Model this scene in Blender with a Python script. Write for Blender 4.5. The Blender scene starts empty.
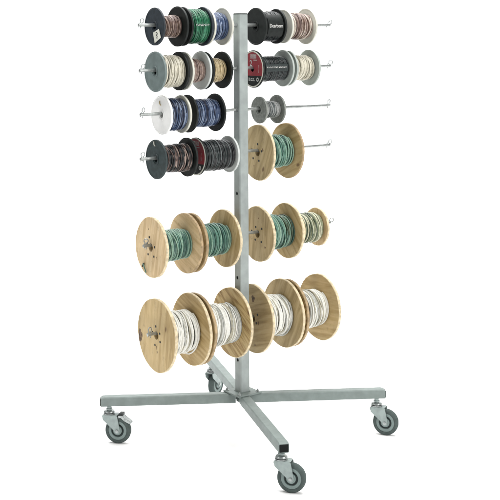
import bpy, bmesh, math, random
from mathutils import Vector, Matrix
C = bpy.context
S = C.scene
U = 0.004                      # one working unit = 4 mm
R = math.radians
PI = math.pi
COL = S.collection

# ---------------------------------------------------------------- camera
cam = bpy.data.cameras.new('camera')
camo = bpy.data.objects.new('camera', cam)
COL.objects.link(camo)
S.camera = camo
cam.sensor_width = 36
cam.lens = 36 * 1184 / 500
cam.shift_y = -217 / 500
cam.clip_start = 0.05
cam.clip_end = 200
camo.location = (9.5 * U, -1184 * U, 405 * U)
camo.rotation_euler = (R(90), R(0.3), 0)

# ---------------------------------------------------------------- light
w = bpy.data.worlds.new('World')
S.world = w
w.use_nodes = True
bg = w.node_tree.nodes['Background']
bg.inputs[0].default_value = (1, 1, 1, 1)
bg.inputs[1].default_value = 0.12

def area(name, loc, target, size, power, col=(1, 1, 1)):
    l = bpy.data.lights.new(name, 'AREA')
    l.shape = 'SQUARE'
    l.size = size
    l.energy = power
    l.color = col
    o = bpy.data.objects.new(name, l)
    COL.objects.link(o)
    o.location = loc
    d = Vector(target) - Vector(loc)
    o.rotation_euler = d.to_track_quat('-Z', 'Y').to_euler()
    return o
area('overhead_softbox', (0, 0.9, 4.6), (0, 0.9, 0), 5.0, 350)
area('key_softbox', (3.4, -3.2, 2.6), (0, 0, 0.9), 2.2, 108, (1, 0.985, 0.96))
area('fill_softbox', (-3.6, -2.6, 2.0), (0, 0, 0.9), 1.6, 22)
for sx in (-1, 1):
    area('backdrop_lamp', (sx * 3.2, 2.2, 2.6), (-sx * 0.3, 4.2, 1.0), 1.2, 16)
S.view_settings.view_transform = 'Standard'
S.view_settings.look = 'None'
S.view_settings.exposure = 0.5
S.view_settings.gamma = 1
S.render.engine = 'CYCLES'

# ---------------------------------------------------------------- materials
def mat(name, col, rough=0.5, metal=0.0, var=0.12, scale=18, bump=0.0, spec=0.5, stretch=(1, 1, 1), c2=None, coat=0.0):
    m = bpy.data.materials.new(name)
    m.use_nodes = True
    nt = m.node_tree
    b = nt.nodes['Principled BSDF']
    b.inputs['Roughness'].default_value = rough
    b.inputs['Metallic'].default_value = metal
    b.inputs['Specular IOR Level'].default_value = spec
    b.inputs['Coat Weight'].default_value = coat
    tc = nt.nodes.new('ShaderNodeTexCoord')
    oi = nt.nodes.new('ShaderNodeObjectInfo')
    mp = nt.nodes.new('ShaderNodeMapping')
    mp.inputs['Scale'].default_value = stretch
    va = nt.nodes.new('ShaderNodeVectorMath'); va.operation = 'ADD'
    nt.links.new(tc.outputs['Object'], mp.inputs[0])
    nt.links.new(mp.outputs[0], va.inputs[0])
    nt.links.new(oi.outputs['Random'], va.inputs[1])
    n = nt.nodes.new('ShaderNodeTexNoise')
    n.inputs['Scale'].default_value = scale
    n.inputs['Detail'].default_value = 5
    nt.links.new(va.outputs[0], n.inputs['Vector'])
    cr = nt.nodes.new('ShaderNodeValToRGB')
    a = tuple(x * (1 - var) for x in col)
    z = c2 if c2 else tuple(min(1, x * (1 + var)) for x in col)
    cr.color_ramp.elements[0].position = 0.35
    cr.color_ramp.elements[1].position = 0.65
    cr.color_ramp.elements[0].color = (*a, 1)
    cr.color_ramp.elements[1].color = (*z, 1)
    nt.links.new(n.outputs['Fac'], cr.inputs[0])
    nt.links.new(cr.outputs[0], b.inputs['Base Color'])
    if bump:
        bp = nt.nodes.new('ShaderNodeBump')
        bp.inputs['Strength'].default_value = bump
        bp.inputs['Distance'].default_value = 0.002
        nt.links.new(n.outputs['Fac'], bp.inputs['Height'])
        nt.links.new(bp.outputs[0], b.inputs['Normal'])
    return m

def wood(name, c0, c1, c2, edge, knots=True, coarse=1.0):
    """plywood / pine face: stretched grain, growth rings, knots and grime; the sawn rim is paler"""
    m = bpy.data.materials.new(name)
    m.use_nodes = True
    nt = m.node_tree; N = nt.nodes; L = nt.links
    b = N['Principled BSDF']
    b.inputs['Roughness'].default_value = 0.62
    b.inputs['Specular IOR Level'].default_value = 0.3
    tc = N.new('ShaderNodeTexCoord'); oi = N.new('ShaderNodeObjectInfo')
    rnd = N.new('ShaderNodeMath'); rnd.operation = 'MULTIPLY'; rnd.inputs[1].default_value = 7.3
    L.new(oi.outputs['Random'], rnd.inputs[0])
    va = N.new('ShaderNodeVectorMath'); va.operation = 'ADD'
    L.new(tc.outputs['Object'], va.inputs[0]); L.new(rnd.outputs[0], va.inputs[1])
    mp = N.new('ShaderNodeMapping'); mp.inputs['Scale'].default_value = (2, 14, 1.6)
    L.new(va.outputs[0], mp.inputs[0])
    wob = N.new('ShaderNodeTexNoise'); wob.inputs['Scale'].default_value = 1.4 * coarse; wob.inputs['Detail'].default_value = 3
    L.new(mp.outputs[0], wob.inputs['Vector'])
    mul = N.new('ShaderNodeMath'); mul.operation = 'MULTIPLY'; mul.inputs[1].default_value = 9
    L.new(wob.outputs['Fac'], mul.inputs[0])
    fr = N.new('ShaderNodeMath'); fr.operation = 'PINGPONG'; fr.inputs[1].default_value = 1
    L.new(mul.outputs[0], fr.inputs[0])
    fine = N.new('ShaderNodeTexNoise'); fine.inputs['Scale'].default_value = 12; fine.inputs['Detail'].default_value = 6
    L.new(mp.outputs[0], fine.inputs['Vector'])
    mx = N.new('ShaderNodeMix'); mx.data_type = 'FLOAT'; mx.inputs[0].default_value = 0.5
    L.new(fr.outputs[0], mx.inputs[2]); L.new(fine.outputs['Fac'], mx.inputs[3])
    cr = N.new('ShaderNodeValToRGB')
    e = cr.color_ramp.elements
    e[0].position = 0.22; e[0].color = (*c0, 1)
    e[1].position = 0.8; e[1].color = (*c2, 1)
    k = e.new(0.5); k.color = (*c1, 1)
    L.new(mx.outputs[0], cr.inputs[0])
    # broad blotches
    bl = N.new('ShaderNodeTexNoise'); bl.inputs['Scale'].default_value = 9; bl.inputs['Detail'].default_value = 4
    L.new(va.outputs[0], bl.inputs['Vector'])
    blr = N.new('ShaderNodeMapRange'); blr.inputs[1].default_value = 0.35; blr.inputs[2].default_value = 0.7
    blr.inputs[3].default_value = 1.08; blr.inputs[4].default_value = 0.84
    L.new(bl.outputs['Fac'], blr.inputs[0])
    m1 = N.new('ShaderNodeVectorMath'); m1.operation = 'SCALE'
    L.new(cr.outputs[0], m1.inputs[0]); L.new(blr.outputs[0], m1.inputs['Scale'])
    last = m1.outputs[0]
    if knots:
        vo = N.new('ShaderNodeTexVoronoi'); vo.inputs['Scale'].default_value = 7.5
        mk = N.new('ShaderNodeMapping'); mk.inputs['Scale'].default_value = (0.2, 1.6, 0.9)
        L.new(va.outputs[0], mk.inputs[0]); L.new(mk.outputs[0], vo.inputs['Vector'])
        kr = N.new('ShaderNodeMapRange'); kr.inputs[1].default_value = 0.05; kr.inputs[2].default_value = 0.1
        kr.inputs[3].default_value = 0.75; kr.inputs[4].default_value = 0
        L.new(vo.outputs['Distance'], kr.inputs[0])
        km = N.new('ShaderNodeMix'); km.data_type = 'RGBA'
        km.inputs[7].default_value = (0.10, 0.045, 0.02, 1)
        L.new(kr.outputs[0], km.inputs[0]); L.new(last, km.inputs[6])
        last = km.outputs[2]
    dn = N.new('ShaderNodeTexNoise'); dn.inputs['Scale'].default_value = 38; dn.inputs['Detail'].default_value = 8; dn.inputs['Roughness'].default_value = 0.75
    L.new(va.outputs[0], dn.inputs['Vector'])
    dr = N.new('ShaderNodeMapRange'); dr.inputs[1].default_value = 0.56; dr.inputs[2].default_value = 0.78; dr.inputs[3].default_value = 0; dr.inputs[4].default_value = 0.6
    L.new(dn.outputs['Fac'], dr.inputs[0])
    dm = N.new('ShaderNodeMix'); dm.data_type = 'RGBA'; dm.inputs[7].default_value = (0.17, 0.12, 0.065, 1)
    L.new(dr.outputs[0], dm.inputs[0]); L.new(last, dm.inputs[6])
    last = dm.outputs[2]
    L.new(last, b.inputs['Base Color'])
    bp = N.new('ShaderNodeBump'); bp.inputs['Strength'].default_value = 0.25; bp.inputs['Distance'].default_value = 0.0015
    L.new(mx.outputs[0], bp.inputs['Height']); L.new(bp.outputs[0], b.inputs['Normal'])
    return m

M = {}
M['floor'] = mat('white_studio_floor', (0.95, 0.95, 0.95), 0.9, var=0.0, spec=0.0)
M['paint'] = mat('grey_green_paint', (0.19, 0.226, 0.215), 0.5, var=0.09, scale=30, bump=0.05, spec=0.25)
M['post'] = mat('pale_grey_paint', (0.30, 0.335, 0.328), 0.46, var=0.09, scale=25, bump=0.04, spec=0.3)
M['zinc'] = mat('zinc_plate', (0.32, 0.345, 0.34), 0.34, metal=0.65, var=0.3, scale=90)
M['steel'] = mat('bright_rod_steel', (0.36, 0.38, 0.37), 0.3, metal=0.7, var=0.2, scale=70)
M['fork'] = mat('caster_fork_steel', (0.27, 0.32, 0.31), 0.45, metal=0.15, var=0.12, scale=50)
M['cap'] = mat('black_cap_plastic', (0.006, 0.007, 0.007), 0.6, spec=0.12)
M['dark'] = mat('dark_steel', (0.03, 0.034, 0.034), 0.5, spec=0.2)
M['tyre'] = mat('dark_grey_rubber', (0.065, 0.084, 0.080), 0.75, var=0.12, scale=60, spec=0.2)
M['rim'] = mat('grey_wheel_rim', (0.16, 0.21, 0.20), 0.5, var=0.08, scale=60)
M['rimdark'] = mat('dark_wheel_hub', (0.028, 0.038, 0.037), 0.6, spec=0.2)
M['black'] = mat('black_plastic', (0.010, 0.013, 0.012), 0.5, var=0.25, scale=60, spec=0.22)
M['slate'] = mat('slate_plastic', (0.018, 0.026, 0.034), 0.5, var=0.25, scale=60, spec=0.3)
M['slate2'] = mat('slate_green_plastic', (0.028, 0.042, 0.043), 0.5, var=0.25, scale=60, spec=0.3)
M['grey'] = mat('grey_green_plastic', (0.135, 0.175, 0.17), 0.45, var=0.12, scale=40)
M['white'] = mat('white_plastic', (0.82, 0.82, 0.80), 0.38, var=0.03, scale=40)
M['ivory'] = mat('ivory_plastic', (0.56, 0.56, 0.49), 0.4, var=0.06, scale=40)
M['pgrey'] = mat('pale_grey_plastic', (0.36, 0.40, 0.37), 0.4, var=0.08, scale=40)
M['pgreyl'] = mat('light_grey_plastic', (0.52, 0.55, 0.53), 0.4, var=0.05, scale=40)
M['mgrey'] = mat('mid_grey_metal', (0.21, 0.225, 0.205), 0.5, metal=0.2, var=0.2, scale=70)
M['red'] = mat('red_label_print', (0.25, 0.014, 0.024), 0.5, var=0.15, scale=60)
M['ink'] = mat('white_print', (0.50, 0.50, 0.48), 0.6, var=0.35, scale=160)
M['inkdark'] = mat('dark_print', (0.05, 0.05, 0.04), 0.6)
M['paper'] = mat('paper_label', (0.66, 0.66, 0.58), 0.7, var=0.05, scale=80)
M['plyA'] = wood('pale_plywood', (0.50, 0.36, 0.19), (0.62, 0.46, 0.26), (0.68, 0.53, 0.32), 0, knots=False)
M['plyB'] = wood('tan_plywood', (0.36, 0.25, 0.105), (0.47, 0.345, 0.165), (0.54, 0.41, 0.215), 0, knots=True)
M['plyC'] = wood('brown_grey_plywood', (0.31, 0.23, 0.11), (0.42, 0.32, 0.165), (0.49, 0.385, 0.215), 0, knots=True)
M['plyD'] = wood('yellow_striped_pine', (0.27, 0.17, 0.065), (0.47, 0.34, 0.155), (0.56, 0.43, 0.22), 0, knots=True, coarse=1.9)
M['knot'] = mat('wood_knot', (0.085, 0.05, 0.028), 0.7, var=0.5, scale=90, c2=(0.24, 0.15, 0.075))
M['edge'] = mat('pale_sawn_edge', (0.60, 0.50, 0.33), 0.7, var=0.25, scale=70)
M['edged'] = mat('brown_sawn_edge', (0.36, 0.26, 0.145), 0.7, var=0.3, scale=50)
def wm(name, c, rough=0.35, var=0.18): 
    M[name] = mat(name, c, rough, var=var, scale=120, spec=0.5)
wm('wire_brown', (0.12, 0.075, 0.055)); wm('wire_pink', (0.3, 0.225, 0.19)); wm('wire_tanlight', (0.52, 0.47, 0.4))
wm('wire_green', (0.007, 0.105, 0.045)); wm('wire_greendark', (0.006, 0.07, 0.035)); wm('wire_greenlight', (0.05, 0.22, 0.12))
wm('wire_blue', (0.035, 0.06, 0.125)); wm('wire_bluedark', (0.012, 0.017, 0.04)); wm('wire_bluelight', (0.2, 0.25, 0.35))
wm('wire_cream', (0.60, 0.57, 0.47), var=.08); wm('wire_creamdark', (0.38, 0.36, 0.28)); wm('wire_mauve', (0.24, 0.17, 0.14))
wm('wire_mauvedark', (0.11, 0.07, 0.06)); wm('wire_tan', (0.44, 0.36, 0.21)); wm('wire_tandark', (0.33, 0.25, 0.13))
wm('wire_charcoal', (0.024, 0.032, 0.032)); wm('wire_black', (0.010, 0.011, 0.012)); wm('wire_grey', (0.10, 0.115, 0.115))
wm('wire_silver', (0.33, 0.34, 0.33)); wm('wire_white', (0.72, 0.72, 0.67), var=.06); wm('wire_whitegrey', (0.42, 0.43, 0.40), var=.1)
wm('wire_teal', (0.085, 0.19, 0.145)); wm('wire_tealdark', (0.035, 0.09, 0.072)); wm('wire_teallight', (0.19, 0.31, 0.235))
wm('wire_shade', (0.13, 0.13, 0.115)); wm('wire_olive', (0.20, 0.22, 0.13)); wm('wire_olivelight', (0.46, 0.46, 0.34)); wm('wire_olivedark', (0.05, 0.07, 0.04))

# ---------------------------------------------------------------- mesh helpers
def obj(name, bm, mats, parent=None, loc=(0, 0, 0), rot=(0, 0, 0), smooth=None):
    me = bpy.data.meshes.new(name)
    bmesh.ops.recalc_face_normals(bm, faces=bm.faces)
    if smooth is not None:
        for f in bm.faces: f.smooth = True
        for e in bm.edges:
            if len(e.link_faces) == 2 and e.calc_face_angle(0) > R(smooth): e.smooth = False
    bm.to_mesh(me); bm.free()
    for m in (mats if isinstance(mats, (list, tuple)) else [mats]): me.materials.append(M[m])
    o = bpy.data.objects.new(name, me)
    COL.objects.link(o)
    o.location = loc; o.rotation_euler = rot
    if parent: o.parent = parent
    return o

def empty(name, loc, rz=0, label=None, cat=None, group=None, parent=None):
    o = bpy.data.objects.new(name, None)
    o.empty_display_size = 0.05
    COL.objects.link(o)
    o.location = loc; o.rotation_euler = (0, 0, rz)
    if label: o['label'] = label
    if cat: o['category'] = cat
    if group: o['group'] = group
    if parent: o.parent = parent
    return o

def lathe(bm, prof, axis='X', seg=64, off=(0, 0, 0), mi=0, closed=True, mis=None):
    """prof: list of (along, radius) in working units; closed profile makes a ring solid"""
    rings = []
    for a, r in prof:
        ring = []
        for k in range(seg):
            t = 2 * PI * k / seg
            p = {'X': (a, r * math.cos(t), r * math.sin(t)), 'Y': (r * math.cos(t), a, r * math.sin(t)),
                 'Z': (r * math.cos(t), r * math.sin(t), a)}[axis]
            ring.append(bm.verts.new(((p[0] + off[0]) * U, (p[1] + off[1]) * U, (p[2] + off[2]) * U)))
        rings.append(ring)
    n = len(rings)
    for i in range(n if closed else n - 1):
        A, B = rings[i], rings[(i + 1) % n]
        for k in range(seg):
            f = bm.faces.new((A[k], A[(k + 1) % seg], B[(k + 1) % seg], B[k]))
            f.material_index = mis[i] if mis else mi
    if not closed:
        for ring in (rings[0], rings[-1]):
            f = bm.faces.new(ring); f.material_index = mi

def box(bm, lo, hi, mat4=None, bev=0, mi=0):
    g = bmesh.ops.create_cube(bm, size=1)
    vs = g['verts']
    for v in vs:
        v.co = Vector([(lo[i] + (v.co[i] + 0.5) * (hi[i] - lo[i])) * U for i in range(3)])
    es = list({e for v in vs for e in v.link_edges})
    if bev:
        r = bmesh.ops.bevel(bm, geom=es, offset=bev * U, segments=2, affect='EDGES', profile=0.5)
        vs = list({v for f in r['faces'] for v in f.verts} | {v for v in vs if v.is_valid})
    if mat4:
        for v in vs: v.co = mat4 @ v.co
    if mi:
        for f in {f for v in vs for f in v.link_faces}: f.material_index = mi
    return vs

def tube(bm, pts, r, seg=6, mi=0, mis=None, cap=True):
    """pts in working units; parallel-transport tube"""
    pts = [Vector(p) for p in pts]
    n = len(pts)
    up = None; rings = []
    for i, p in enumerate(pts):
        t = (pts[min(i + 1, n - 1)] - pts[max(i - 1, 0)]).normalized()
        if up is None:
            up = t.orthogonal().normalized()
        up = (up - t * up.dot(t))
        if up.length < 1e-6: up = t.orthogonal()
        up.normalize()
        b = t.cross(up)
        rings.append([bm.verts.new((p + r * (math.cos(2 * PI * k / seg) * up + math.sin(2 * PI * k / seg) * b)) * U) for k in range(seg)])
    for i in range(n - 1):
        for k in range(seg):
            f = bm.faces.new((rings[i][k], rings[i][(k + 1) % seg], rings[i + 1][(k + 1) % seg], rings[i + 1][k]))
            f.material_index = mis[i] if mis else mi
            f.smooth = True
    if cap:
        for rg, q in ((rings[0], 0), (rings[-1], -1)):
            f = bm.faces.new(rg); f.material_index = (mis[q] if mis else mi)

def extr(bm, poly, y0, y1, mi=0, axis='Y', bev=0):
    """poly in (x,z) units extruded along y"""
    A = [bm.verts.new((x * U, y0 * U, z * U)) for x, z in poly]
    B = [bm.verts.new((x * U, y1 * U, z * U)) for x, z in poly]
    n = len(poly)
    fs = [bm.faces.new(A), bm.faces.new(B[::-1])]
    for i in range(n): fs.append(bm.faces.new((A[i], B[i], B[(i + 1) % n], A[(i + 1) % n])))
    for f in fs: f.material_index = mi
    if bev:
        es = [e for f in fs[:2] for e in f.edges]
        bmesh.ops.bevel(bm, geom=es, offset=bev * U, segments=2, affect='EDGES')

def boolean(o, bmcut):
    me = bpy.data.meshes.new('cut'); bmesh.ops.recalc_face_normals(bmcut, faces=bmcut.faces)
    bmcut.to_mesh(me); bmcut.free()
    c = bpy.data.objects.new('cut', me); COL.objects.link(c)
    c.matrix_world = o.matrix_world
    c.parent = o.parent; c.location = o.location; c.rotation_euler = o.rotation_euler
    md = o.modifiers.new('b', 'BOOLEAN'); md.object = c; md.solver = 'EXACT'; md.operation = 'DIFFERENCE'
    C.view_layer.update()
    dg = C.evaluated_depsgraph_get()
    nm = bpy.data.meshes.new_from_object(o.evaluated_get(dg))
    o.modifiers.clear(); old = o.data; o.data = nm; nm.name = old.name + '_'
    bpy.data.meshes.remove(old)
    bpy.data.objects.remove(c)
    bpy.data.meshes.remove(me)

def text_bm(body, size):
    """flat lettering as a bmesh, centred, in working units (x right, y up)"""
    cu = bpy.data.curves.new('t', 'FONT'); cu.body = body; cu.size = size; cu.align_x = 'CENTER'; cu.align_y = 'CENTER'
    cu.resolution_u = 4; cu.offset = size * 0.012
    to = bpy.data.objects.new('t', cu); COL.objects.link(to)
    C.view_layer.update()
    me = bpy.data.meshes.new_from_object(to.evaluated_get(C.evaluated_depsgraph_get()))
    bm = bmesh.new(); bm.from_mesh(me)
    bpy.data.objects.remove(to); bpy.data.curves.remove(cu); bpy.data.meshes.remove(me)
    return bm

# ---------------------------------------------------------------- setting
bm = bmesh.new()
prof = [(-7.0, 0.0), (3.0, 0.0)] + [(3.0 + 1.5 * math.sin(R(a)), 1.5 - 1.5 * math.cos(R(a))) for a in range(6, 91, 6)] + [(4.5, 5.0)]
vv = [[bm.verts.new((x, y, z)) for x in (-5.5, 5.5)] for y, z in prof]
for p, q in zip(vv, vv[1:]): bm.faces.new((p[0], p[1], q[1], q[0]))
o = obj('floor', bm, 'floor', smooth=60); o['kind'] = 'structure'

# ---------------------------------------------------------------- the rack
T = R(35.5)                                     # heading of the rods and of the post's faces
ROW = [413, 370, 328.5, 286.5, 204.3, 120]        # height of each rod
rack = empty('wire_rack', (0, 0, 0), 0, 'grey steel post rack on four swivel casters carrying all the spools', 'rack')

bm = bmesh.new()
h = 5.5
lathe_prof = None
def sq(r, z, c=0.9):
    k = r - c
    return [(x * U, y * U, z * U) for x, y in ((k, -r), (r, -k), (r, k), (k, r), (-k, r), (-r, k), (-r, -k), (-k, -r))]
def loft(bm, loops, cap=True):
    L = [[bm.verts.new(p) for p in l] for l in loops]
    n = len(L[0])
    for a, b in zip(L, L[1:]):
        for k in range(n): bm.faces.new((a[k], a[(k + 1) % n], b[(k + 1) % n], b[k]))
    if cap: bm.faces.new(L[0][::-1]); bm.faces.new(L[-1])
    return L
# square tube: outer skin, then inner skin, rims joined
A = loft(bm, [sq(h, 47.3), sq(h, 423.6)], False)
B = loft(bm, [sq(h - 0.8, 47.3, 0.5), sq(h - 0.8, 423.6, 0.5)], False)
for i in (0, 1):
    for k in range(8): bm.faces.new((A[i][k], A[i][(k + 1) % 8], B[i][(k + 1) % 8], B[i][k]))
post = obj('post', bm, ['post'], rack, rot=(0, 0, T))
cut = bmesh.new()
for z in (413, 370, 328.5, 286.5, 245, 204.3, 161, 120, 79):
    lathe(cut, [(-9, 1.75), (9, 1.75)], 'X', 20, (0, 0, z), closed=False)
boolean(post, cut)
bm = bmesh.new(); loft(bm, [sq(h - 0.05, 423.65), sq(h + 0.05, 424.5), sq(h - 0.5, 424.9)])
obj('end_cap', bm, 'dark', post)

# base plate with bolts
bm = bmesh.new()
box(bm, (-14, -14, 45.7), (14, 14, 47.2), bev=0.5)
box(bm, (-4.4, -4.4, 36.6), (4.4, 4.4, 45.6), bev=0.3)
plate = obj('base_plate', bm, 'paint', rack, rot=(0, 0, T))
for sx, sy in ((1, 1), (1, -1), (-1, 1), (-1, -1)):
    bm = bmesh.new()
    lathe(bm, [(47.2, 2.1), (47.7, 2.1)], 'Z', 24, closed=False)
    lathe(bm, [(47.75, 1.45), (48.8, 1.45), (49.1, 1.2)], 'Z', 6, closed=False)
    lathe(bm, [(49.15, 0.7), (50.3, 0.65)], 'Z', 12, closed=False)
    obj('bolt', bm, 'zinc', plate, loc=(sx * 11 * U, sy * 11 * U, 0), rot=(0, 0, random.random()))
# weld bead round the foot of the post
bm = bmesh.new()
tube(bm, [(x, y, 47.4) for x, y in ((5.6, -5.6), (5.6, 5.6), (-5.6, 5.6), (-5.6, -5.6), (5.6, -5.6))], 0.45, 6)
obj('weld', bm, 'paint', plate)

def caster(parent, x, y, phi, lever):
    c = empty('caster', (x * U, y * U, 0), phi, parent=parent)
    wx, wz, wr = 9.4, 13.0, 13.0
    bm = bmesh.new()
    lathe(bm, [(28.6, 2.2), (36.6, 2.2)], 'Z', 24, closed=False)
    lathe(bm, [(33.0, 3.4), (33.8, 3.4)], 'Z', 6, closed=False)
    obj('stem', bm, 'fork', c, smooth=40)
    bm = bmesh.new()
    lathe(bm, [(31.9, 3.0), (31.5, 5.0), (30.4, 5.6), (30.1, 5.6), (30.0, 2.0)], 'Z', 40, closed=False)
    lathe(bm, [(29.4, 4.2), (29.95, 4.2)], 'Z', 40, closed=False, mi=1)
    lathe(bm, [(28.3, 4.6), (28.5, 5.8), (29.1, 5.8), (29.35, 4.6)], 'Z', 40, closed=False)
    obj('swivel_bearing', bm, ['zinc', 'dark'], c, smooth=40)
    bm = bmesh.new()
    # side cheeks: broad at the crown, tapering down to the axle
    pts = [(-5.6, 28.2), (8.2, 28.2), (9.6, 27.0), (12.2, wz + 0.8)]
    for k in range(7):
        a = R(10 - k * 33); pts.append((wx + 2.9 * math.cos(a), wz + 2.9 * math.sin(a)))
    pts += [(-4.9, 23.0), (-6.0, 26.6)]
    for s in (-1, 1):
        extr(bm, pts, s * 4.7 - 0.35, s * 4.7 + 0.35, bev=0.12)
    box(bm, (-5.2, -4.3, 27.4), (9.2, 4.3, 28.15), bev=0.2)
    obj('fork', bm, 'fork', c, smooth=35)
    bm = bmesh.new()
    lathe(bm, [(-6.3, 0.6), (-6.2, 1.5), (-5.2, 1.6), (5.2, 1.6), (6.2, 1.5), (6.3, 0.6)], 'Y', 12, (wx, 0, wz), closed=False)
    obj('axle_bolt', bm, 'zinc', c)
    W = empty('wheel', (wx * U, 0, wz * U), 0, parent=c)
    prof = [(-3.2, 9.4), (-3.4, 10.2), (-3.3, 11.7), (-2.4, 12.7), (-0.9, 13.0), (0.9, 13.0), (2.4, 12.7), (3.3, 11.7), (3.4, 10.2), (3.2, 9.4)]
    bm = bmesh.new(); lathe(bm, prof, 'Y', 72); 
    # hub disc in two tones, all one wheel casting
    lathe(bm, [(-2.9, 9.35), (-3.2, 9.0), (-3.1, 6.6), (-2.3, 6.2), (2.3, 6.2), (3.1, 6.6), (3.2, 9.0), (2.9, 9.35)], 'Y', 64, mi=1)
    lathe(bm, [(-2.0, 6.15), (-2.0, 4.4), (2.0, 4.4), (2.0, 6.15)], 'Y', 48, mi=2)
    lathe(bm, [(-3.5, 4.35), (-3.8, 3.9), (-3.8, 1.65), (3.8, 1.65), (3.8, 3.9), (3.5, 4.35)], 'Y', 40, mi=1)
    # merge the empty into one mesh part: wheel itself is the mesh
    wo = obj('wheel', bm, ['tyre', 'rim', 'rimdark'], c, loc=(wx * U, 0, wz * U), smooth=40)
    bpy.data.objects.remove(W); wo.name = 'wheel'
    if lever:
        bm = bmesh.new()
        pl = [(8.5, 26.0), (12, 28.6), (14.5, 28.4), (16.5, 25.6), (22.0, 23.0), (23.4, 20.8), (21.6, 20.2), (16.0, 22.8), (12.5, 26.0), (10, 24.8)]
        extr(bm, pl, -3.4, 3.4, bev=0.25)
        obj('brake_lever', bm, 'zinc', c, smooth=35)
        bm = bmesh.new()
        box(bm, (11.0, -3.7, 27.6), (15.0, 3.7, 30.2), bev=0.4)
        obj('brake_cam', bm, 'dark', c)
    return c

LEGS = [((-140.6, -10.3), R(-12), True), ((143.9, 11.8), R(-20), False), ((37.4, -146), R(-16), False), ((-37.4, 141.5), R(62), False)]
for (lx, ly), phi, lever in LEGS:
    L = math.hypot(lx, ly); a = math.atan2(ly, lx)
    bm = bmesh.new()
    prof = sq
    def ls(x, drop=0, r=4.85):
        c = 0.9; k = r - c; zt = 45.6 - drop; zb = 36.4
        zc = (zt + zb) / 2; hz = (zt - zb) / 2; kz = hz - min(c, hz * .4)
        return [(x * U, y * U, (zc + z) * U) for y, z in ((k, -hz), (r, -kz), (r, kz), (k, hz), (-k, hz), (-r, kz), (-r, -kz), (-k, -hz))]
    loft(bm, [ls(6.9), ls(L - 4.2), ls(L - 2.0, .35), ls(L - 0.4, 1.3)])
    lg = obj('leg', bm, 'paint', rack, rot=(0, 0, a))
    bm = bmesh.new()
    box(bm, (L - 0.35, -4.1, 37.2), (L + 0.35, 4.1, 43.9), bev=0.3)
    obj('end_cap', bm, 'cap', lg)
    ux, uy = lx / L, ly / L
    caster(rack, lx - ux * 8.6, ly - uy * 8.6, phi, lever)

def clip(parent, x, side, tilt):
    """hairpin clip pushed down through the rod's end hole: a leg, a bowed leg and the round eye on top"""
    bm = bmesh.new()
    pts = [(0, 0, -3.4), (0, 0, 2.0)]
    for k in range(15):
        t = R(-90 + k * 24)
        pts.append((2.0 * math.cos(t) * 1.0, 0.15 * k / 3, 4.4 + 2.0 * math.sin(t)))
    pts += [(-1.3, 0.9, 1.8), (-2.2, 1.6, -0.6), (-1.4, 1.7, -2.6)]
    tube(bm, pts, 0.5, 8)
    o = obj('hairpin_clip', bm, 'zinc', parent, loc=(x * U, 0, 0), rot=(tilt * 0.4, tilt, side))
    return o

RODS = [(-117.9, 115.6), (-117.1, 115.9), (-116.4, 115), (-116.6, 114.7), (-113.8, 115.0), (-109.8, 113.5)]
random.seed(5)
for (a, b), z in zip(RODS, ROW):
    bm = bmesh.new()
    lathe(bm, [(a, 1.0), (a + 0.5, 1.6), (b - 0.5, 1.6), (b, 1.0)], 'X', 24, closed=False)
    rd = obj('rod', bm, 'steel', rack, loc=(0, 0, z * U), rot=(0, 0, T), smooth=30)
    clip(rd, a + 3.5, random.uniform(-.5, .5), random.uniform(-0.1, .35))
    clip(rd, b - 2.5, random.uniform(-.5, .5) , random.uniform(0.3, .8))
    # collar on the rod where it meets the post
    bm = bmesh.new()
    lathe(bm, [(-6.6, 1.65), (-6.6, 2.4), (-5.6, 2.4), (-5.6, 1.65)], 'X', 20)
    obj('washer', bm, 'zinc', rd)

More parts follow.
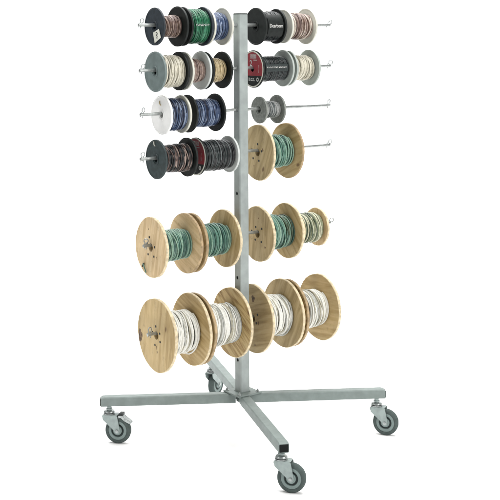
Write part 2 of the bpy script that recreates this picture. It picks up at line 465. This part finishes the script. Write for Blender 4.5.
# ---------------------------------------------------------------- spools
def winding(parent, x0, x1, r, wr, mats, rz, seed, messy=0.5, taper=(0, 0), loose=0, runs=(6, 60)):
    rng = random.Random(seed)
    bm = bmesh.new()
    nm = len(mats)
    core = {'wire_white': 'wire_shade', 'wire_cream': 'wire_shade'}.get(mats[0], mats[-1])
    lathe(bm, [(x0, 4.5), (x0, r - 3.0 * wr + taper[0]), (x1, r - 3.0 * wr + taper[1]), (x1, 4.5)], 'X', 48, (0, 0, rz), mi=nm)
    def path(xa, xb, turns, rad, wob, th0):
        st = 26
        n = max(8, int(turns * st))
        pts, mis = [], []
        cur = rng.randrange(nm); run = 0
        ph = [rng.uniform(0, 6.28) for _ in range(4)]
        for i in range(n + 1):
            u = i / n
            th = th0 + 2 * PI * turns * u
            x = xa + (xb - xa) * u
            x += wob * (math.sin(th * 0.31 + ph[0]) + 0.6 * math.sin(th * 0.77 + ph[1]) + 0.4 * math.sin(th * 1.9 + ph[3]))
            x = min(max(x, x0 + wr), x1 - wr)
            t = (x - x0) / (x1 - x0)
            rr = rad + taper[0] * (1 - t) + taper[1] * t + wr * 0.5 * messy * math.sin(th * 0.57 + ph[2])
            # crowns the middle a little
            rr += 0.04 * r * math.sin(PI * t)
            pts.append((x, rr * math.cos(th), rz + rr * math.sin(th)))
            if run <= 0: cur = rng.randrange(nm); run = rng.randint(*runs)
            run -= 1
            mis.append(cur)
        return pts, mis
    w_ = x1 - x0 - 2 * wr
    turns = w_ / (2.05 * wr) * (1 - 0.22 * min(messy, 1))
    p, m = path(x0 + wr, x1 - wr, turns, r - 2.2 * wr, (0.12 + 0.5 * messy) * wr, 0)
    tube(bm, p, wr, 6, mis=m)
    p, m = path(x1 - wr, x0 + wr, turns * (0.78 - 0.25 * messy), r - wr * 1.3, 1.5 * wr * messy + 0.1, 2)
    tube(bm, p, wr, 6, mis=m)
    for q in range(int(2 + 6 * messy)):
        xa = rng.uniform(x0 + wr, x1 - wr); xb = rng.uniform(x0 + wr, x1 - wr)
        p, m = path(xa, xb, rng.uniform(1.0, 3.0), r - wr * rng.uniform(0.4, 1.0), 3.2 * wr * messy, rng.uniform(0, 6))
        tube(bm, p, wr, 6, mis=m)
    for q in range(loose):      # slack turn hanging below the pack
        xa = rng.uniform(x0 + 3 * wr, x1 - 2 * wr); pts = []
        sag = rng.uniform(1.0, 3.2)
        for i in range(33):
            th = 2 * PI * i / 32
            k = max(0, -math.sin(th)) ** 3
            rr = r - wr * 0.4 + sag * k
            pts.append((xa + 1.2 * wr * math.sin(th * 2 + q), rr * math.cos(th), rz + rr * math.sin(th)))
        tube(bm, pts, wr, 6, mi=rng.randrange(nm))
    return obj('wire', bm, list(mats) + [core], parent)

def plastic_flange(parent, x, r, m, rz, side, face_mat=None):
    """thin moulded disc with a raised rim, a raised hub ring and round holes are left to the hub"""
    t = 0.75
    s = side
    prof = [(-t, 3.0), (-t, r - 1.6), (-t - 0.35, r - 1.2), (-t - 0.3, r - 0.25), (-t + 0.1, r), (t - 0.1, r), (t + 0.3, r - 0.25),
            (t + 0.3, r - 1.2), (t, r - 1.6), (t, 3.0)]
    bm = bmesh.new(); lathe(bm, prof, 'X', 72)
    if s < 0:
        lathe(bm, [(-t - 0.02, 4.2), (-t - 0.5, 4.2), (-t - 0.5, 5.2), (-t - 0.02, 5.4)], 'X', 40)
    return obj('flange', bm, m, parent, loc=(x * U, 0, rz * U), rot=(random.uniform(0, 6), 0, 0), smooth=35)

def wood_flange(parent, x, r, m, rz, t=1.55, rot=0.0, edge='edge', bolts=5, seed=1, knots=()):
    rng = random.Random(seed)
    bm = bmesh.new()
    prof = [(-t, 3.9), (-t, r - 0.5), (-t + 0.45, r), (t - 0.45, r), (t, r - 0.5), (t, 3.9)]
    lathe(bm, prof, 'X', 96, mis=[0, 1, 1, 1, 0, 0])
    # slightly uneven saw-cut outline
    for v in bm.verts:
        d = math.hypot(v.co.y, v.co.z)
        if d > (r - 1) * U:
            a = math.atan2(v.co.z, v.co.y)
            k = 1 + 0.006 * math.sin(3 * a + seed) + 0.004 * math.sin(7 * a + 2 * seed)
            v.co.y *= k; v.co.z *= k
    for u, vv, ru, rv in knots:      # dark knots and dents in this face, (u, v) as seen by a reader
        pts = []
        for k in range(18):
            a = 2 * PI * k / 18
            q = 1 + 0.18 * math.sin(3 * a + u) + 0.1 * math.sin(5 * a)
            yy, zz = -(u + ru * q * math.cos(a)), vv + rv * q * math.sin(a)
            d = math.hypot(yy, zz)
            if d > r - 0.7: yy *= (r - 0.7) / d; zz *= (r - 0.7) / d
            y2, z2 = yy * math.cos(-rot) - zz * math.sin(-rot), yy * math.sin(-rot) + zz * math.cos(-rot)
            pts.append(bm.verts.new(((-t - 0.03) * U, y2 * U, z2 * U)))
        kf = bm.faces.new(pts); kf.material_index = 2
    f = obj('flange', bm, [m, edge, 'knot'], parent, loc=(x * U, 0, rz * U), rot=(rot, 0, 0), smooth=30)
    for k in range(bolts):
        a = 2 * PI * k / bolts + rng.uniform(-.25, .25); rr = rng.choice((7.2, 8.5, 9.8))
        b = bmesh.new()
        lathe(b, [(-t - 0.4, 0.4), (-t - 0.28, 1.0), (-t - 0.02, 1.2)], 'X', 12, (0, rr * math.cos(a), rr * math.sin(a)), closed=False)
        obj('bolt', b, 'dark', f)
    return f

def barrel(parent, x0, x1, rz, ri, ro, m):
    bm = bmesh.new()
    lathe(bm, [(x0, ri), (x0, ro), (x1, ro), (x1, ri)], 'X', 40, (0, 0, rz))
    return obj('barrel', bm, m, parent, smooth=35)

def cyl_wrap(bm, x, r, rz, ang=0.0):
    """bend flat lettering (x right, y up, units) round a winding so that it reads from the front"""
    for v in bm.verts:
        px, py = v.co.x, v.co.y
        a = ang + py / r
        v.co = Vector(((x + px) * U, -r * math.cos(a) * U, (rz + r * math.sin(a)) * U))

def place(kind, row, sL, sR, rL, rR, label, cat, group):
    r = max(rL, rR)
    hole = 3.0 if kind == 'wire_spool' else 3.9
    drop = hole - 1.65
    z = ROW[row - 1] - drop - r
    mid = (sL + sR) / 2
    root = empty(kind, (mid * math.cos(T) * U, mid * math.sin(T) * U, z * U), T, label, cat, group)
    return root, sL - mid, sR - mid, r

PG = 'small plastic spools of wire on the upper rods'
def spool(row, sL, sR, rL, rR, rw, mL, mR, wires, label, wr=0.5, messy=0.5, seed=1, taper=(0, 0), cat='wire spool', mb=None, loose=0, runs=(6, 60)):
    root, xl, xr, rz = place('wire_spool', row, sL, sR, rL, rR, label, cat, PG)
    fl = plastic_flange(root, xl, rL, mL, rz, -1)
    fr = plastic_flange(root, xr, rR, mR, rz, -1)
    barrel(root, xl + 0.8, xr - 0.8, rz, 3.0, 4.4, mb or mL)
    w = winding(root, xl + 0.95, xr - 0.95, rw, wr, wires, rz, seed, messy, taper, loose, runs)
    return root, xl, xr, rz, fl, fr, w

WG = 'wooden cable reels on the lower rods'
def reel(row, sL, sR, rL, rR, rw, mL, mR, wires, label, wr=1.0, messy=0.6, seed=1, rotL=0, rotR=0, eL='edge', eR='edge', loose=0, taper=(0, 0), t=1.55, knots=()):
    root, xl, xr, rz = place('wooden_reel', row, sL, sR, rL, rR, label, 'cable reel', WG)
    fl = wood_flange(root, xl, rL, mL, rz, t, rotL, eL, 5, seed, knots)
    fr = wood_flange(root, xr, rR, mR, rz, t, rotR, eR, 4, seed + 40)
    if mL != mR: fr['label'] = 'right flange of the reel, in a different wood tone'
    barrel(root, xl + t + .02, xr - t - .02, rz, 3.9, 8.0, 'plyB')
    w = winding(root, xl + t + 0.1, xr - t - 0.1, rw, wr, wires, rz, seed, messy, taper, loose)
    return root, xl, xr, rz, fl, fr, w

random.seed(11)
# --- top rod
A = spool(1, -99.3, -74.1, 18.2, 19.5, 9.6, 'slate', 'black', ['wire_brown', 'wire_pink', 'wire_mauvedark'],
          'black spool of brown wire with tilted white label, leftmost on the top rod', seed=1, messy=1, taper=(-1, 1.4), runs=(2, 14))
B = spool(1, -68.2, -45.3, 18.9, 19.1, 16.3, 'black', 'slate', ['wire_green', 'wire_green', 'wire_greendark', 'wire_greenlight'],
          'black-flanged spool packed full of bright green wire on the top rod', seed=2, messy=0.8)
spool(1, -42.0, -21.7, 18.5, 18.7, 13.2, 'ivory', 'ivory', ['wire_blue', 'wire_bluedark', 'wire_blue', 'wire_bluelight'],
          'ivory spool of blue wire on the top rod, just left of the post', seed=3, messy=0.9, runs=(2, 20))
D = spool(1, 19.2, 44.4, 18.9, 17.9, 14.6, 'black', 'black', ['wire_black', 'wire_charcoal', 'wire_black'],
          'all black spool with white lettering, top rod just right of the post', seed=4, messy=0.4, taper=(-1, .8))
spool(1, 53.6, 83.3, 17.4, 18.7, 13.2, 'ivory', 'ivory', ['wire_mauvedark', 'wire_pink', 'wire_brown', 'wire_tanlight'],
          'ivory spool of brown and white wire, rightmost on the top rod', seed=5, messy=0.8, wr=0.65)
# --- second rod
spool(2, -99.0, -72.9, 19.4, 18.8, 14.8, 'grey', 'black', ['wire_cream', 'wire_cream', 'wire_creamdark'],
          'spool of cream wire with a grey-green front flange, leftmost on the second rod', seed=6, messy=1.0, wr=0.65, mb='black')
spool(2, -67.3, -47.6, 18.4, 18.9, 11.5, 'ivory', 'pgreyl', ['wire_mauve', 'wire_mauvedark', 'wire_pink'],
          'white spool of mauve-brown wire between cream and tan spools on the second rod', seed=7, messy=1.0, taper=(1, -1))
spool(2, -43.8, -22.6, 18.4, 18.3, 11.5, 'black', 'black', ['wire_tan', 'wire_tandark', 'wire_tan'],
          'black spool of yellow tan wire on the second rod, beside the post', seed=8, messy=0.9, taper=(.8, -.8))
I = spool(2, 15.8, 53.0, 19.0, 18.8, 12.5, 'black', 'pgrey', ['wire_charcoal', 'wire_black', 'wire_charcoal'],
          'spool of charcoal wire with red printed flange, second rod right of the post', seed=9, messy=0.25, wr=0.55)
spool(2, 58.6, 87.0, 18.2, 18.8, 12.3, 'pgrey', 'pgrey', ['wire_cream', 'wire_creamdark', 'wire_cream'],
          'pale grey spool of cream wire, rightmost on the second rod', seed=10, messy=1, wr=0.65)
# --- third rod
Lw = spool(3, -92.0, -70.5, 18.9, 18.3, 15.1, 'white', 'ivory', ['wire_blue', 'wire_bluedark', 'wire_bluedark', 'wire_bluelight'],
          'white spool full of blue wire, leftmost on the third rod', seed=12, messy=0.8, runs=(2, 16))
spool(3, -63.0, -31.1, 18.4, 18.6, 13.2, 'black', 'black', ['wire_blue', 'wire_blue', 'wire_bluedark', 'wire_bluelight'],
          'black spool of blue wire on the third rod, left of the post', seed=13, messy=0.9, runs=(2, 20))
spool(3, 23.0, 45.1, 13.7, 14.6, 8.1, 'mgrey', 'mgrey', ['wire_silver', 'wire_grey', 'wire_silver'],
          'small grey metal spool, the only one on the third rod right of the post', seed=14, messy=0.8, wr=0.4)
# --- fourth rod
O = spool(4, -98.4, -64.0, 18.9, 18.9, 13.0, 'slate2', 'black', ['wire_black', 'wire_mauvedark', 'wire_black', 'wire_pink', 'wire_black'],
          'dark slate spool of black and pink speckled wire, leftmost on the fourth rod', seed=15, messy=1.0, taper=(-.8, .5), runs=(1, 6))
P = spool(4, -53.5, -14.9, 18.5, 18.3, 14.6, 'black', 'pgreyl', ['wire_charcoal', 'wire_grey', 'wire_charcoal', 'wire_black'],
          'spool of charcoal wire with red printed flange, fourth rod left of the post', seed=16, messy=0.6, wr=0.65)
# --- wooden reels
reel(4, 21.5, 57.6, 28.3, 28.3, 16.0, 'plyC', 'plyB', ['wire_teal', 'wire_tealdark', 'wire_teallight'],
     'wooden reel of thin green cable on the fourth rod, right of the post', seed=21, rotL=.4, rotR=1.2, wr=0.8, messy=.7, t=1.4, eR='edged', knots=[(9, 3, 1.3, 1.6), (-6, -14, .6, 1)])
Rr = reel(5, -103.8, -65.7, 28.8, 29.0, 14.6, 'plyA', 'plyA', ['wire_teal', 'wire_tealdark', 'wire_teallight'],
     'pale wooden reel of green cable, leftmost reel of the upper wooden row', seed=22, rotL=.2, rotR=2, wr=0.7, messy=.7, knots=[(-4, 17, .7, .8), (11, -8, .5, .9)], eR='edged')
reel(5, -59.0, -20.0, 28.5, 28.5, 15.4, 'plyC', 'plyB', ['wire_teal', 'wire_tealdark', 'wire_teal', 'wire_teallight'],
     'wooden reel of green cable just left of the post, on the fifth rod', seed=23, rotL=1, rotR=.3, wr=0.7, messy=.7, eL='edged')
reel(5, 21.0, 57.1, 28.0, 28.3, 16.8, 'plyC', 'plyB', ['wire_tealdark', 'wire_teal', 'wire_tealdark', 'wire_teallight', 'wire_olivedark'],
     'wooden reel of dark green cable on the fifth rod, just right of the post', seed=24, rotL=.1, rotR=2.4, wr=0.8, messy=1.0, knots=[(2, 16, .8, .9), (13, -12, .9, 1.4)])
reel(5, 65.0, 96.5, 19.6, 19.9, 15.0, 'plyB', 'plyA', ['wire_olive', 'wire_olivelight', 'wire_olivedark', 'wire_olive'],
     'small wooden reel of olive and cream striped wire, rightmost on the fifth rod', seed=25, rotL=.9, rotR=.1, wr=0.8, messy=.3, t=1.4)
WH = ['wire_white', 'wire_white', 'wire_whitegrey', 'wire_white', 'wire_white', 'wire_creamdark']
reel(6, -98.2, -59.8, 34.9, 34.9, 19.6, 'plyB', 'plyB', WH,
     'largest wooden reel of white cable, leftmost on the bottom rod', seed=26, rotL=.15, rotR=1.9, wr=0.8, messy=1.0, loose=2, knots=[(-30, -6, 3.6, 6.5), (1.5, -15.5, .8, 1.5), (0.3, -11.5, .35, 2.2)])
reel(6, -54.0, -11.5, 34.6, 34.4, 19.7, 'plyC', 'plyD', WH,
     'wooden reel of white cable with striped pine flange, bottom rod just left of post', seed=27, rotL=.6, rotR=-1.0, wr=0.75, messy=.7, eL='edged')
reel(6, 14.6, 52.0, 34.5, 34.9, 19.6, 'plyC', 'plyC', WH,
     'brown-grey wooden reel of white cable, bottom rod just right of the post', seed=28, rotL=1.3, rotR=.5, wr=0.8, messy=1.0, loose=3, knots=[(1.0, 20, 2.6, 3.4), (10, -3, 1.2, 2.0), (4, -26, 1.0, .8)])
reel(6, 58.5, 99.3, 34.0, 34.4, 18.9, 'plyD', 'plyB', WH,
     'wooden reel of white cable, rightmost on the bottom rod', seed=29, rotL=.8, rotR=1.5, wr=0.8, messy=.7, eL='edged')

# ---------------------------------------------------------------- labels and lettering
def face_label(root, x, rz, polys, mats, name):
    """flat prints lying on the outer (left) face of a flange; polys: (material index, [(u,v)...], lift) with u to the reader's right"""
    bm = bmesh.new()
    for mi, pts, lift in polys:
        A = [bm.verts.new(((x - lift) * U, -u * U, (rz + v) * U)) for u, v in pts]
        f = bm.faces.new(A); f.material_index = mi
    me_faces = list(bm.faces)
    o = obj(name, bm, mats, root)
    return o
def disc(r, a0=0, a1=360, n=48): return [(r * math.cos(R(a0 + (a1 - a0) * k / n)), r * math.sin(R(a0 + (a1 - a0) * k / n))) for k in range(n + (0 if a1 - a0 == 360 else 1))]
def rect(u0, v0, u1, v1, skew=0): return [(u0, v0), (u1, v0), (u1 + skew, v1), (u0 + skew, v1)]
def ringpts(cu, cv, r0, r1, n=20):
    out = []
    for k in range(n):
        a, b = 2 * PI * k / n, 2 * PI * (k + 1) / n
        out.append([(cu + r0 * math.cos(a), cv + r0 * math.sin(a)), (cu + r1 * math.cos(a), cv + r1 * math.sin(a)),
                    (cu + r1 * math.cos(b), cv + r1 * math.sin(b)), (cu + r0 * math.cos(b), cv + r0 * math.sin(b))])
    return out
def annulus(r0, r1, a0, a1, n=48):
    out = []
    for k in range(n):
        a, b = R(a0 + (a1 - a0) * k / n), R(a0 + (a1 - a0) * (k + 1) / n)
        out.append([(r0 * math.cos(a), r0 * math.sin(a)), (r1 * math.cos(a), r1 * math.sin(a)), (r1 * math.cos(b), r1 * math.sin(b)), (r0 * math.cos(b), r0 * math.sin(b))])
    return out

# white label on the first spool
root, xl, xr, rz = A[:4]
q = [(-1.6, -5.9), (9.4, -2.2), (12.9, -10.6), (1.6, -15.8)]
pol = [(0, q, 1.35)]
cxm, cym = 5.6, -8.2
for dx, dy, a_, b_ in ((-.6, 2.2, 1.3, .45), (.5, .8, 1.5, .5), (-.4, -.6, 1.1, .5), (.4, -2.0, 1.4, .4), (.2, -3.3, .8, .4)):
    pol.append((1, [(cxm + dx - a_, cym + dy - b_), (cxm + dx + a_, cym + dy - b_ + .5), (cxm + dx + a_, cym + dy + b_ + .5), (cxm + dx - a_, cym + dy + b_)], 1.38))
face_label(root, xl, rz, pol, ['paper', 'inkdark'], 'paper_label')

def red_label(S_, seed):
    root, xl, xr, rz = S_[:4]
    t = 1.32
    rr = 17.1
    pol = []
    N_ = 56; hr = 2.6
    for k in range(N_):
        v0, v1 = -rr + 2 * rr * k / N_, -rr + 2 * rr * (k + 1) / N_
        w0, w1 = math.sqrt(max(0, rr * rr - v0 * v0)), math.sqrt(max(0, rr * rr - v1 * v1))
        h0, h1 = math.sqrt(max(0, hr * hr - v0 * v0)), math.sqrt(max(0, hr * hr - v1 * v1))
        mi = 0 if (v0 + v1) / 2 > -6.5 else 1
        pol.append((mi, [(-w0 - .001, v0), (-h0, v0), (-h1, v1), (-w1 - .001, v1)], t))
        pol.append((mi, [(h0, v0), (w0 + .001, v0), (w1 + .001, v1), (h1, v1)], t))
    # white headline block, side text, numeral and emblem
    y = 13.2
    for k, (u0, u1) in enumerate(((-3.4, -1.8), (-1.2, 0.6), (1.2, 2.8), (3.3, 4.6), (5.1, 6.6))):
        pol += [(2, rect(u0, y - 2.6, u0 + .55, y + 1.6), t + .03), (2, rect(u1 - .55, y - 2.6, u1, y + 1.6), t + .032), (2, rect(u0 + .1, y + .9, u1 - .1, y + 1.5), t + .034)]
    for k in range(6):
        pol.append((2, rect(1.6 + k * 1.1, y - 4.6, 2.4 + k * 1.1, y - 3.7), t + .03))
    for k in range(7):
        pol.append((2, rect(10.6, -3.6 + k * 1.15, 11.2, -2.9 + k * 1.15), t + .03))
    pol += [(2, p, t + .03) for p in ringpts(8.6, -10.4, .9, 2.1)]
    pol += [(2, rect(-6.5, -12.0, -5.3, -8.6), t + .03), (2, rect(-4.6, -12.0, -3.6, -9.4), t + .03), (2, rect(-2.6, -12.0, 3.6, -11.3), t + .03),
            (2, rect(-2.0, -10.4, 0.0, -9.2), t + .03), (2, rect(.8, -10.4, 2.6, -9.2), t + .03)]
    face_label(root, xl, rz, pol, ['red', 'black', 'ink'], 'printed_label')
    bm = text_bm('2', 8.5)
    for v in bm.verts:
        u, vv = v.co.x - 2.6, v.co.y + 5.6
        v.co = Vector(((xl - t - .035) * U, -u * U, (rz + vv) * U))
    obj('lettering', bm, 'ink', root)
    bm = bmesh.new()
    lathe(bm, [(-1.34, 17.12), (-1.34, 18.0), (-1.1, 18.3), (-1.1, 17.12)], 'X', 72, (xl, 0, rz))
    obj('label_rim', bm, 'ivory', root)
red_label(I, 1)
red_label(P, 2)

# lettering printed round the windings
def wrap_text(S_, body, size, r, dx, ang, sx=1.0):
    root, xl, xr, rz = S_[:4]
    bm = text_bm(body, size)
    bmesh.ops.triangulate(bm, faces=bm.faces)
    for v in bm.verts: v.co.x *= sx
    cyl_wrap(bm, dx, r, rz, ang)
    obj('lettering', bm, 'ink', root)
def wrap_band(S_, r, half, x0, x1, ang, m):
    root, xl, xr, rz = S_[:4]
    bm = bmesh.new()
    a0, a1 = ang - half, ang + half
    n = 16; rows = []
    for i in range(n + 1):
        a = a0 + (a1 - a0) * i / n
        rows.append([bm.verts.new((x * U, -q * math.cos(a) * U, (rz + q * math.sin(a)) * U)) for x, q in ((x0, r), (x1, r), (x1, r - .25), (x0, r - .25))])
    for p, s in zip(rows, rows[1:]):
        for k in range(4): bm.faces.new((p[k], p[(k + 1) % 4], s[(k + 1) % 4], s[k]))
    bm.faces.new(rows[0]); bm.faces.new(rows[-1][::-1])
    obj('wrapper', bm, m, root, smooth=40)
wrap_band(D, 15.9, 0.75, -8.5, 10.5, 0.05, 'black')
wrap_text(D, 'Dearborn', 5.2, 16.0, 1.2, 0.02, 0.80)
def wrap_marks(S_, r, x0, x1, n, hh, ang, seed, m='ink'):
    rng = random.Random(seed)
    root, xl, xr, rz = S_[:4]
    bm = bmesh.new()
    stp = (x1 - x0) / n
    for k in range(n):
        a = x0 + k * stp; wd = stp * rng.uniform(.5, .8)
        for (u0, v0, u1, v1) in ((0, 0, wd * .22, hh), (wd * .8, rng.choice((0, hh * .4)), wd, hh * rng.uniform(.6, 1)), (0.02, rng.choice((0, hh * .7)), wd - .02, rng.choice((.3, .45)) * hh + .2)):
            if v1 < v0: v0, v1 = v1, v0
            vs = [bm.verts.new((x, y, 0)) for x, y in ((a + u0, v0), (a + u1, v0), (a + u1, v1), (a + u0, v1))]
            bm.faces.new(vs)
    cyl_wrap(bm, 0, r, rz, ang)
    obj('lettering', bm, m, root)
wrap_marks(B, 17.25, -7, 8.5, 9, 2.2, 0.02, 3, 'wire_silver')
wrap_band(I, 13.55, 0.28, -12.5, 15.0, 0.09, 'wire_charcoal')
wrap_marks(I, 13.62, -11.5, 14.2, 12, 1.5, 0.08, 4)

# wire end poking through the first pale reel's flange, with its dark staple
root, xl, xr, rz = Rr[:4]
bm = bmesh.new()
tube(bm, [(xl - 1.2, 12.5, rz - 18.5), (xl - 3.2, 12.0, rz - 17.2), (xl - 3.6, 9.8, rz - 18.0), (xl - 3.3, 8.0, rz - 21.5), (xl - 2.6, 7.2, rz - 25.0)], 0.6, 8)
obj('wire_end', bm, 'wire_teal', root)
bm = bmesh.new()
tube(bm, [(xl - 1.8, 15.0, rz - 20.5), (xl - 2.7, 14.2, rz - 19.5), (xl - 2.7, 12.6, rz - 17.5), (xl - 1.8, 12.0, rz - 16.6)], 0.5, 6)
obj('staple', bm, 'dark', root)
# tucked wire end on the white spool and the dark one
for S_, m, u, v in ((Lw, 'wire_tan', -1.5, 11.0), (O, 'ivory', -1.5, 14.5)):
    root, xl, xr, rz = S_[:4]
    bm = bmesh.new()
    tube(bm, [(xl - .7, -u + 1.5, rz + v + 2.2), (xl - 1.6, -u + .6, rz + v + 1.2), (xl - 1.7, -u, rz + v - .6), (xl - .8, -u - .9, rz + v - 2.0)], 0.55, 6)
    obj('wire_end', bm, m, root)
